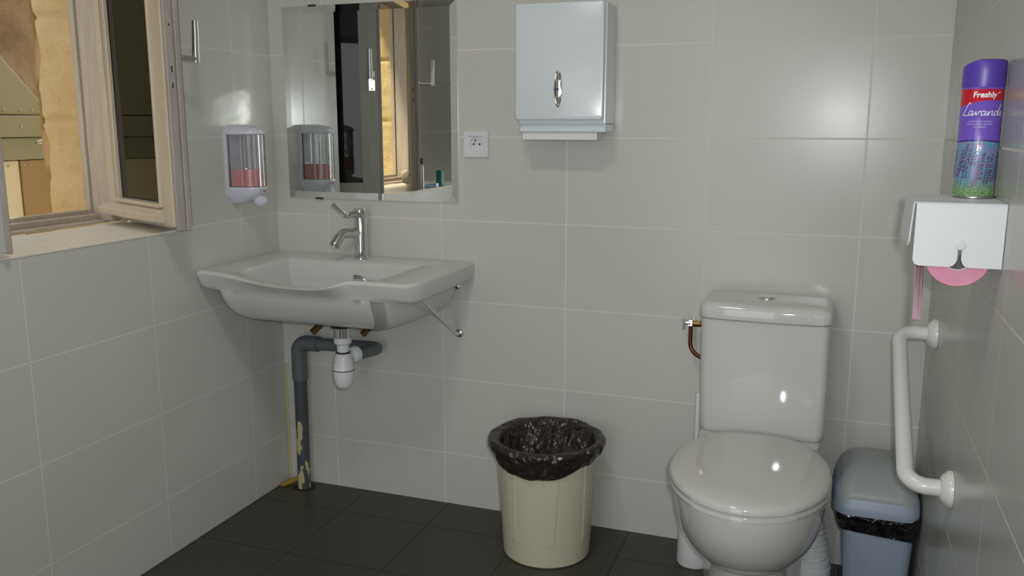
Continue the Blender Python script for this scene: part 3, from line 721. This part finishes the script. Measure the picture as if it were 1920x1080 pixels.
def cisd(x0, x1, yf, yb, z, r, bow):
    # extra points along the front so the bow is smooth
    pts = rrect(x0, yf, x1, yb, r, 8); pts2 = []
    for i, (x, y) in enumerate(pts):
        pts2.append((x, y)); nx, ny = pts[(i+1) % len(pts)]
        if i in (8, 26):
            for k in range(1, 16): pts2.append((x+(nx-x)*k/16, y+(ny-y)*k/16))
    out = []
    for x, y in pts2:
        if y < yf+r*1.01:
            u = (x-(x0+x1)/2)/((x1-x0)/2); y -= bow*(1-u*u)
        out.append((x, y, z))
    return out
X0, X1 = 1.4075, 1.7265
MB().rings([cisd(X0+0.010, X1-0.008, -0.172, -0.006, 0.408, 0.02, 0.006), cisd(X0+0.006, X1-0.003, -0.178, -0.006, 0.414, 0.022, 0.007), cisd(X0+0.004, X1, -0.180, -0.006, 0.43, 0.022, 0.008), cisd(X0+0.001, X1, -0.186, -0.006, 0.56, 0.022, 0.008), cisd(X0-0.001, X1-0.001, -0.188, -0.006, 0.715, 0.022, 0.008), cisd(X0+0.002, X1-0.004, -0.186, -0.006, 0.7165, 0.022, 0.008)]).obj('cistern', M['ceramic'], t, angle=50)
cistern_lid = MB().rings([cisd(X0+0.002, X1-0.002, -0.188, -0.004, 0.7175, 0.022, 0.009), cisd(X0-0.003, X1+0.002, -0.193, -0.003, 0.7195, 0.024, 0.010), cisd(X0-0.004, X1+0.003, -0.194, -0.003, 0.726, 0.024, 0.010), cisd(X0-0.0035, X1+0.0025, -0.1935, -0.003, 0.744, 0.024, 0.010), cisd(X0-0.001, X1, -0.190, -0.005, 0.752, 0.024, 0.010), cisd(X0+0.005, X1-0.006, -0.184, -0.010, 0.7575, 0.024, 0.009), cisd(X0+0.016, X1-0.017, -0.172, -0.02, 0.7605, 0.024, 0.008), cisd(X0+0.04, X1-0.04, -0.15, -0.045, 0.7625, 0.02, 0.006), cisd(X0+0.1, X1-0.1, -0.11, -0.08, 0.763, 0.01, 0.002)]).obj('cistern_lid', M['ceramic'], t, angle=60)
MB().lathe([(0.0225, 0.7615), (0.0225, 0.765), (0.019, 0.7665), (0.016, 0.7655), (0.015, 0.7675), (0.001, 0.768)], (cxT-0.002, -0.100, 0), 32).obj('flush_button', M['chrome'], cistern_lid)

# stop valve and copper pipe left of the cistern
t = thing('stop_valve', 'small chrome stop valve with copper pipe left of the toilet cistern', 'valve', (1.358, 0, 0.665))
MB().lathe([(0.011, 0.0), (0.011, -0.030), (0.008, -0.034)], (1.360, -0.001, 0.664), 16, 'Y').obj('valve_body', M['chrome'], t)
b = MB().lathe([(0.006, 0), (0.006, -0.012)], (1.3605, -0.045, 0.668), 12, 'X'); b.box((1.340, -0.048, 0.648), (1.346, -0.042, 0.682)); b.box((1.336, -0.0475, 0.672), (1.352, -0.0425, 0.678))
b.tube([(1.360, -0.030, 0.664), (1.360, -0.045, 0.667)], 0.009, 12)
b.obj('valve_handle', M['chrome'], t)
MB().lathe([(0.0085, 0), (0.0085, 0.022), (0.0068, 0.024), (0.0068, 0.042)], (1.366, -0.045, 0.667), 6, 'X').obj('brass_nut', M['brass'], t)
MB().tube(fillet([(1.362, -0.045, 0.66), (1.362, -0.045, 0.590), (1.4035, -0.060, 0.571)], 0.035, 8), 0.0058, 12).obj('copper_pipe', M['copper'], t)

# toilet brush
t = thing('toilet_brush', 'white toilet brush in its round holder behind the toilet, on the left', 'toilet brush', (1.408, -0.14, 0))
MB().lathe([(0.046, 0.0), (0.048, 0.004), (0.045, 0.11), (0.043, 0.118), (0.038, 0.118), (0.036, 0.02)], (1.405, -0.118, 0), 32).obj('holder', M['white_plastic'], t)
MB().lathe([(0.007, 0.10), (0.007, 0.30), (0.0072, 0.478), (0.006, 0.482)], (1.3955, -0.085, 0), 20).obj('handle', M['white_plastic'], t)

# corrugated waste connector
t = thing('pan_connector', 'white corrugated waste hose curving to the floor right of the toilet', 'hose', (1.715, -0.12, 0))
ctr = fillet([(1.655, -0.112, 0.212), (1.690, -0.12, 0.205), (1.712, -0.12, 0.075)], 0.055, 16)
# resample evenly
def resample(pts, n):
    L = [0]
    for i in range(1, len(pts)): L.append(L[-1]+(pts[i]-pts[i-1]).length)
    out = []
    for k in range(n+1):
        s_ = L[-1]*k/n; i = max(1, next((j for j in range(1, len(L)) if L[j] >= s_-1e-9), len(L)-1))
        f_ = (s_-L[i-1])/max(1e-9, L[i]-L[i-1]); out.append(pts[i-1]+(pts[i]-pts[i-1])*f_)
    return out
rc = resample(ctr, 120)
MB().tube(rc, [0.040+0.004*sin(2*pi*i/120*11)+0.006*i/120 for i in range(121)], 32).obj('corrugated_hose', M['white_plastic'], t)
MB().lathe([(0.053, 0.0), (0.053, 0.052), (0.050, 0.056), (0.050, 0.075), (0.046, 0.078)], (1.714, -0.12, 0), 32).obj('collar', M['white_plastic'], t)

# ------------------------------------------------------------------ swing bin
t = thing('swing_bin', 'blue grey swing top bin with black bag squeezed against the right wall', 'bin', (1.865, -0.16, 0))
def rr3(x0, y0, x1, y1, r, z): return [(x, y, z) for x, y in rrect(x0, y0, x1, y1, r, 6)]
MB().rings([rr3(1.800, -0.235, 1.935, -0.075, 0.025, 0.0), rr3(1.797, -0.238, 1.938, -0.072, 0.026, 0.01), rr3(1.778, -0.256, 1.950, -0.054, 0.030, 0.27), rr3(1.782, -0.252, 1.946, -0.058, 0.03, 0.27), rr3(1.80, -0.23, 1.93, -0.08, 0.025, 0.02)]).obj('body', M['bin2_blue'], t)
rs = []
for x0, y0, x1, y1, z, w in ((1.776, -0.258, 1.9525, -0.050, 0.205, 1), (1.771, -0.264, 1.954, -0.046, 0.222, 1), (1.765, -0.270, 1.955, -0.042, 0.250, 1), (1.762, -0.272, 1.955, -0.040, 0.274, .5), (1.768, -0.262, 1.950, -0.048, 0.280, .3)):
    base = rrect(x0, y0, x1, y1, 0.03, 12); ring = []
    for x, y in base:
        n1 = noise.noise(Vector((x*30, y*30, z*25))); dz = -0.012*noise.noise(Vector((x*18, y*18, 1))) if z < 0.23 else 0
        dz += (-0.018+0.11*(x-1.86) if z < 0.23 else 0)*-0.5
        ring.append((min(1.9575, x+0.0035*n1*w), y+0.0035*n1*w, z+dz))
    rs.append(ring)
MB().rings(rs, False, False).obj('bin_bag', M['bag_black'], t, angle=60)
# hood: front collar low, dome rising to the back, swing flap set in it
rs = []
for x0, y0, x1, y1, z in ((1.757, -0.276, 1.955, -0.036, 0.270), (1.756, -0.277, 1.9555, -0.035, 0.276), (1.756, -0.277, 1.9555, -0.035, 0.288)): rs.append([Vector(p) for p in rr3(x0, y0, x1, y1, 0.04, z)])
base = rrect(1.757, -0.276, 1.955, -0.036, 0.04, 6)
cxx, cyy = 1.856, -0.156
for k in range(1, 25):
    a = k/24*pi/2; sc = cos(a)**0.75 if k < 24 else 0.02; zz = 0.288+0.094*sin(a)**1.0
    rs.append([Vector((cxx+(x-cxx)*sc, cyy+0.02*sin(a)+(y-cyy)*sc, zz)) for x, y in base])
hood = MB().rings(rs).obj('hood', M['bin2_blue'], t, angle=60)
# flap: lighter curved plate hugging the dome
v = []; f = []; nu, nv = 40, 36
def dome(x, y):
    # height of the hood over a plan point, by bisection over its shrinking rounded outline
    def inside(a):
        sc = cos(a)**0.75; hx, hy, r = 0.099*sc, 0.120*sc, 0.04*sc
        dx = max(abs(x-cxx)-(hx-r), 0); dy = max(abs(y-cyy-0.02*sin(a))-(hy-r), 0)
        return dx*dx+dy*dy <= r*r
    lo, hi = 0.0, pi/2-0.01
    if not inside(lo): return 0.288
    for _ in range(24):
        mid = (lo+hi)/2
        if inside(mid): lo = mid
        else: hi = mid
    return 0.288+0.094*sin(lo)
for j in range(nv+1):
    for i in range(nu+1):
        x = 1.771+0.168*i/nu; y = -0.269+0.215*j/nv
        v.append(Vector((x, y, max(0.292, dome(x, y)+0.004))))
k0 = len(v)
v += [Vector((p.x, p.y, p.z-0.008)) for p in v[:k0]]
for j in range(nv):
    for i in range(nu):
        a = j*(nu+1)+i; f.append((a, a+1, a+nu+2, a+nu+1)); f.append((k0+a, k0+a+nu+1, k0+a+nu+2, k0+a+1))
for i in range(nu):
    f.append((i, k0+i, k0+i+1, i+1)); a = nv*(nu+1)+i; f.append((a, a+1, k0+a+1, k0+a))
for j in range(nv):
    a = j*(nu+1); f.append((a, a+nu+1, k0+a+nu+1, k0+a)); a += nu; f.append((a, k0+a, k0+a+nu+1, a+nu+1))
new_obj('swing_flap', v, f, M['bin2_grey'], hood, angle=50)

# ------------------------------------------------------------------ grab bar
t = thing('grab_bar', 'white bent grab bar fixed at a slant to the right wall', 'grab bar', (W, -0.43, 0.62))
F1, F2 = Vector((W, -0.206, 0.722)), Vector((W, -0.650, 0.515))
out = Vector((-0.082, 0, 0)); dv = (F2-F1).normalized()
MB().tube(fillet([F1+Vector((-0.003, 0, 0)), F1+out, F2+out, F2+Vector((-0.003, 0, 0))], 0.055, 14), 0.0165, 24).obj('tube', M['bar_white'], t)
for F in (F1, F2):
    MB().lathe([(0.036, -0.0005), (0.036, -0.006), (0.034, -0.010), (0.024, -0.020), (0.0185, -0.022)], F, 36, 'X').obj('flange', M['bar_white'], t)

# ------------------------------------------------------------------ toilet paper holder
t = thing('toilet_paper_holder', 'white folded steel toilet paper holder on the right wall', 'holder', (W, -0.85, 1.09))
zt = 1.0895; hx0 = 1.828; yF = -0.925; yR = -0.752; th = 0.0022
b = MB()
# top plate
bevel(MB().box((hx0, yF+0.0, zt-th), (W-0.0008, yR, zt)).obj('top_plate', M['white_powder'], t, smooth=False), 0.0009)
# front plate with a keyhole slot: outline in x,z
sx = 1.8985; zb = 0.989
xl = hx0+0.004; zs = zb+0.030
b = MB()
def plate(poly):
    n_ = len(poly); v_ = [(x, yF, z) for x, z in poly]+[(x, yF+th, z) for x, z in poly]
    b.add(v_, [tuple(range(n_))[::-1], tuple(range(n_, 2*n_))]+[(i, (i+1) % n_, n_+(i+1) % n_, n_+i) for i in range(n_)])
plate([(xl, zs), (xl, zb+0.010), (xl+0.0025, zb+0.003), (xl+0.009, zb), (sx-0.015, zb), (sx-0.009, zb+0.0015), (sx-0.005, zb+0.006), (sx-0.0028, zb+0.012), (sx-0.0028, zs)])
plate([(sx+0.0028, zs), (sx+0.0028, zb+0.012), (sx+0.005, zb+0.006), (sx+0.009, zb+0.0015), (sx+0.015, zb), (W-0.001, zb), (W-0.001, zs)])
plate([(xl, zs), (W-0.001, zs), (W-0.001, zt-th), (xl, zt-th)])
b.obj('front_plate', M['white_powder'], t, smooth=False)
# side flap, shorter, slightly open
v = [(hx0, yF+0.010, zt-0.001), (hx0, yR, zt-0.001), (hx0-0.004, yR+0.0, 1.024), (hx0-0.004, yR-0.006, 1.018), (hx0-0.004, yF+0.020, 1.018), (hx0-0.003, yF+0.014, 1.025)]
v = [Vector(p) for p in v]; n = len(v)
v2 = v+[p+Vector((th, 0, 0)) for p in v]
new_obj('side_flap', v2, [tuple(range(n))[::-1], tuple(range(n, 2*n))]+[(i, (i+1) % n, n+(i+1) % n, n+i) for i in range(n)], M['white_powder'], t, smooth=False)
MB().lathe([(0.0078, yF+0.004), (0.0078, yF-0.0015), (0.0068, yF-0.0025), (0.001, yF-0.0026)], (sx, 0, 1.0245), 28, 'Y').obj('axle_button', M['white_plastic'], t)
# roll and its hanging end
t = thing('toilet_paper_roll', 'pink toilet paper roll hanging in the white steel holder', 'toilet paper', (sx, -0.85, 1.004))
rc_ = (sx, 0, 1.004)
MB().lathe([(0.022, -0.912), (0.047, -0.912), (0.0482, -0.910), (0.0482, -0.802), (0.047, -0.80), (0.022, -0.80), (0.022, -0.912)], rc_, 64, 'Y', False, False).obj('roll', M['pink_paper'], t)
MB().lathe([(0.022, -0.911), (0.0205, -0.911), (0.0205, -0.801), (0.022, -0.801)], rc_, 32, 'Y', False, False).obj('core', M['white_paper'], t)
v = []; f = []; nu, nv = 14, 30
for j in range(nv+1):
    z = 1.004-0.118*j/nv*1.0
    w_ = 0.040*(1-0.75*j/nv); yc = -0.845-0.012*j/nv
    for i in range(nu+1):
        u = i/nu-0.5; v.append(Vector((sx-0.0500+u*0.018*(1-0.5*j/nv)+0.003*sin(u*12+j*0.12)*(j/nv)+0.003*j/nv, yc+u*w_*2*(0.5 if j > nv-1 else 1)*0.62, z)))
for j in range(nv):
    for i in range(nu): a = j*(nu+1)+i; f.append((a, a+1, a+nu+2, a+nu+1))
o = new_obj('hanging_sheet', v, f, M['thin_paper'], t); s_ = o.modifiers.new('thick', 'SOLIDIFY'); s_.thickness = 0.0006

# ------------------------------------------------------------------ air freshener can
CX, CY, CR, CZ = 1.9262, -0.800, 0.0322, zt
t = thing('air_freshener_can', 'tall purple lavender air freshener can on top of the paper holder', 'spray can', (CX, CY, CZ))
# printed tin: bands by height, red swoosh with a slanting lower edge, meadow picture at the foot
m = M['can_print'] = mat('printed can', hexc(112, 84, 190), 0.22, Coat_Weight=0.3, Coat_Roughness=0.05)
P, s = pos(m)
ang0 = math.atan2(CAM.y-CY, CAM.x-CX)      # side of the can turned to the room
zz = s[2]
ax = math_(m, 'SUBTRACT', s[0], CX); ay = math_(m, 'SUBTRACT', s[1], CY)
# sideways coordinate across the front, -1..1 left to right
hx_, hy_ = -sin(ang0), cos(ang0)
hh = math_(m, 'DIVIDE', math_(m, 'ADD', math_(m, 'MULTIPLY', ax, hx_), math_(m, 'MULTIPLY', ay, hy_)), CR)
RED0, RED1 = CZ+0.1575, CZ+0.1755
low = math_(m, 'ADD', math_(m, 'MULTIPLY', math_(m, 'POWER', math_(m, 'MAXIMUM', math_(m, 'SUBTRACT', 0.35, hh), 0.0), 1.7), -0.0065), RED0)
red = math_(m, 'MULTIPLY', math_(m, 'GREATER_THAN', zz, low), math_(m, 'LESS_THAN', zz, RED1))
pict = math_(m, 'LESS_THAN', math_(m, 'ADD', zz, math_(m, 'MULTIPLY', math_(m, 'MULTIPLY', hh, hh), 0.004)), CZ+0.0935)
edge = math_(m, 'LESS_THAN', math_(m, 'ADD', zz, math_(m, 'MULTIPLY', math_(m, 'MULTIPLY', hh, hh), 0.004)), CZ+0.0955)
sky = mixc(m, ramp(m, noise_(m, P, 70, 3), [(0.4, (0, 0, 0)), (0.6, (1, 1, 1))]), hexc(84, 150, 178), hexc(130, 128, 170))
grs = mixc(m, ramp(m, noise_(m, P, 420, 3), [(0.42, (0, 0, 0)), (0.58, (1, 1, 1))]), hexc(70, 130, 80), hexc(150, 175, 120))
mr = nd(m, 'ShaderNodeMapRange'); ln(m, math_(m, 'ADD', zz, math_(m, 'MULTIPLY', noise_(m, P, 130, 3), 0.03)), mr.inputs[0])
mr.inputs[1].default_value = CZ+0.028; mr.inputs[2].default_value = CZ+0.050
pic = mixc(m, mr.outputs[0], grs, sky)
c = mixc(m, edge, hexc(112, 84, 190), hexc(44, 30, 110))
c = mixc(m, pict, c, pic); c = mixc(m, red, c, hexc(190, 22, 44))
ln(m, c, bsdf(m).inputs['Base Color'])
MB().lathe([(0.029, CZ), (CR, CZ+0.0015), (CR, CZ+0.0035), (CR-0.0015, CZ+0.005)], (CX, CY, 0), 48).obj('base_rim', M['can_metal'], t)
MB().lathe([(CR-0.0015, CZ+0.0045), (CR-0.0006, CZ+0.007), (CR-0.0006, CZ+0.178), (CR-0.002, CZ+0.180)], (CX, CY, 0), 64).obj('tin', M['can_print'], t)
rs = []
for k, (r, z) in enumerate([(CR-0.0003, CZ+0.179), (CR, CZ+0.181), (CR, CZ+0.205), (CR, CZ+0.216), (CR-0.0015, CZ+0.221), (CR-0.006, CZ+0.2225), (0.001, CZ+0.2228)]):
    ring = []
    for i in range(64):
        a = 2*pi*i/64; lat = cos(a-(ang0-pi/2))  # +1 towards the left as seen from the room
        dz = -0.012*max(0, lat-0.25)**1.3*max(0, min(1, (z-CZ-0.20)/0.015))*(r/CR)
        ring.append((CX+r*cos(a), CY+r*sin(a), z+dz))
    rs.append(ring)
MB().rings(rs).obj('cap', M['can_cap'], t, angle=45)
def wrap(verts2, z0, lat0, r):
    # flat print coordinates (metres) to the curved side of the can
    out = []
    for x, y in verts2:
        a = ang0+(x+lat0)/CR; out.append(Vector((CX+r*cos(a), CY+r*sin(a), z0+y)))
    return out
def text_part(body, size, z0, lat0, mt, name, shear=0.0, bold=0.0, sx_=1.0):
    cu = bpy.data.curves.new('t', 'FONT'); cu.body = body; cu.size = size; cu.shear = shear; cu.offset = bold; cu.resolution_u = 3
    cu.align_x = 'CENTER'
    ob = bpy.data.objects.new('t', cu); C.objects.link(ob); bpy.context.view_layer.update()
    me = ob.to_mesh(); v2 = [(p.co.x*sx_, p.co.y) for p in me.vertices]; fs = [tuple(p.vertices) for p in me.polygons]; ob.to_mesh_clear()
    bpy.data.objects.remove(ob); bpy.data.curves.remove(cu)
    v = wrap(v2, z0, lat0, CR-0.0003)
    return new_obj(name, v, fs, mt, t, smooth=False)
text_part('Freshly', 0.0125, CZ+0.1625, 0.004, M['lettering'], 'brand_lettering', 0.06, 0.00035, 1.0)
# swash of the y
def ribbon(pts, w, z0, lat0, r):
    v = []; f = []
    P_ = [Vector((x, y)) for x, y in pts]
    for i, p in enumerate(P_):
        d = (P_[min(i+1, len(P_)-1)]-P_[max(i-1, 0)]); d = d.normalized() if d.length > 0 else Vector((1, 0)); nn = Vector((-d.y, d.x))*w/2
        v += [(p.x+nn.x, p.y+nn.y), (p.x-nn.x, p.y-nn.y)]
        if i: f.append((2*i-2, 2*i-1, 2*i+1, 2*i))
    return wrap(v, z0, lat0, r), f
b = MB(); b.add(*ribbon([(0.0205, 0.0065), (0.0225, 0.0078), (0.0255, 0.0080)], 0.0012, CZ+0.1625, 0.004, CR-0.0003)); b.obj('swash', M['lettering'], t, smooth=False)
# script word: hand written strokes
def cr(pts, n=6):
    out = []; P_ = [pts[0]]+pts+[pts[-1]]
    for i in range(1, len(P_)-2):
        for k in range(n):
            q = k/n; p0_, p1_, p2_, p3_ = P_[i-1], P_[i], P_[i+1], P_[i+2]
            out.append(tuple(0.5*((2*p1_[j])+(-p0_[j]+p2_[j])*q+(2*p0_[j]-5*p1_[j]+4*p2_[j]-p3_[j])*q*q+(-p0_[j]+3*p1_[j]-3*p2_[j]+p3_[j])*q**3) for j in (0, 1)))
    out.append(pts[-1]); return out
S_ = [[(4.2, 9), (3.6, 10.4), (2.6, 9), (1.7, 4), (0.8, 0.6), (0, 0.3), (1.2, 0.5), (3, 0), (4.4, 0.4)],
      [(6.6, 3.4), (5.4, 3.9), (4.6, 2), (5.2, 0.2), (6.6, 1.6), (7, 3.6), (6.9, 0.6), (7.9, 0.6), (9, 3.6)],
      [(8.8, 3.7), (9.4, 0.4), (10.8, 3.6), (11.6, 3)],
      [(14, 3.4), (12.8, 3.9), (12, 2), (12.6, 0.2), (14, 1.6), (14.4, 3.6), (14.3, 0.6), (15.2, 0.7), (16, 3.7)],
      [(16, 3.7), (16, 0.2), (17.4, 3.4), (18.4, 3.4), (18.3, 0.4), (19.4, 0.8)],
      [(21.6, 3.2), (20.4, 3.8), (19.7, 2), (20.3, 0.2), (21.6, 1.6), (23.4, 9.4), (22.4, 3), (22.4, 0.5), (23.6, 0.9)],
      [(24, 2), (25.4, 2.8), (25, 3.8), (24, 2.6), (24.3, 0.4), (25.8, 0.4), (27, 1.6)]]
b = MB(); k_ = 0.0026
for st in S_: b.add(*ribbon([((x-13.5)*k_+y*k_*0.18, y*k_*0.77) for x, y in cr(st)], 0.0011, CZ+0.1335, 0.0035, CR-0.0003))
b.obj('script_lettering', M['lettering'], t, smooth=False)
text_part('comfortable fraicheur · automatique', 0.0042, CZ+0.1235, 0.0, M['lettering_soft'], 'small_print', 0, 0, 0.62)
text_part('ambientador d\'ambiance · luchtverfrisser', 0.0042, CZ+0.1190, 0.0, M['lettering_soft'], 'small_print', 0, 0, 0.58)
text_part('Air freshener', 0.0042, CZ+0.1145, 0.0, M['lettering_soft'], 'small_print', 0, 0, 0.8)
# printed lavender stalks
b = MB(); b2 = MB(); rnd = random.Random(3)
for k in range(11):
    x0_ = -0.044+0.0082*k+rnd.uniform(-0.002, 0.002); ztop = rnd.uniform(0.066, 0.092)+(0.010 if k in (4,) else 0); lean = rnd.uniform(0.002, 0.016)
    b2.add(*ribbon([(x0_-lean*0.3, 0.008), (x0_, 0.03), (x0_+lean*0.5, ztop-0.03)], 0.0006, CZ, 0, CR-0.00045))
    n_ = 11
    for q in range(n_):
        zc = ztop-0.046+0.046*q/n_; xc = x0_+lean*(zc/ztop)**1.4; w_ = 0.0034*(1-0.55*q/n_)
        for sgn in (-1, 1):
            xq = xc+sgn*w_*0.7+rnd.uniform(-0.0004, 0.0004); zq = zc+rnd.uniform(-0.001, 0.001)
            v2 = [(xq-w_*0.7, zq), (xq, zq-0.0014), (xq+w_*0.7, zq+0.0004), (xq, zq+0.0022)]
            b.add(wrap(v2, CZ, 0, CR-0.0003), [(0, 1, 2, 3)])
M['lav'] = mat('lavender print', hexc(98, 62, 96), 0.35); M['stem'] = mat('stem print', hexc(70, 90, 62), 0.35)
b.obj('lavender_print', M['lav'], t, smooth=False); b2.obj('stem_print', M['stem'], t, smooth=False)

# ------------------------------------------------------------------ clean-up of helper properties
for o in bpy.data.objects:
    for k in ('_root', '_off'):
        if k in o: del o[k]
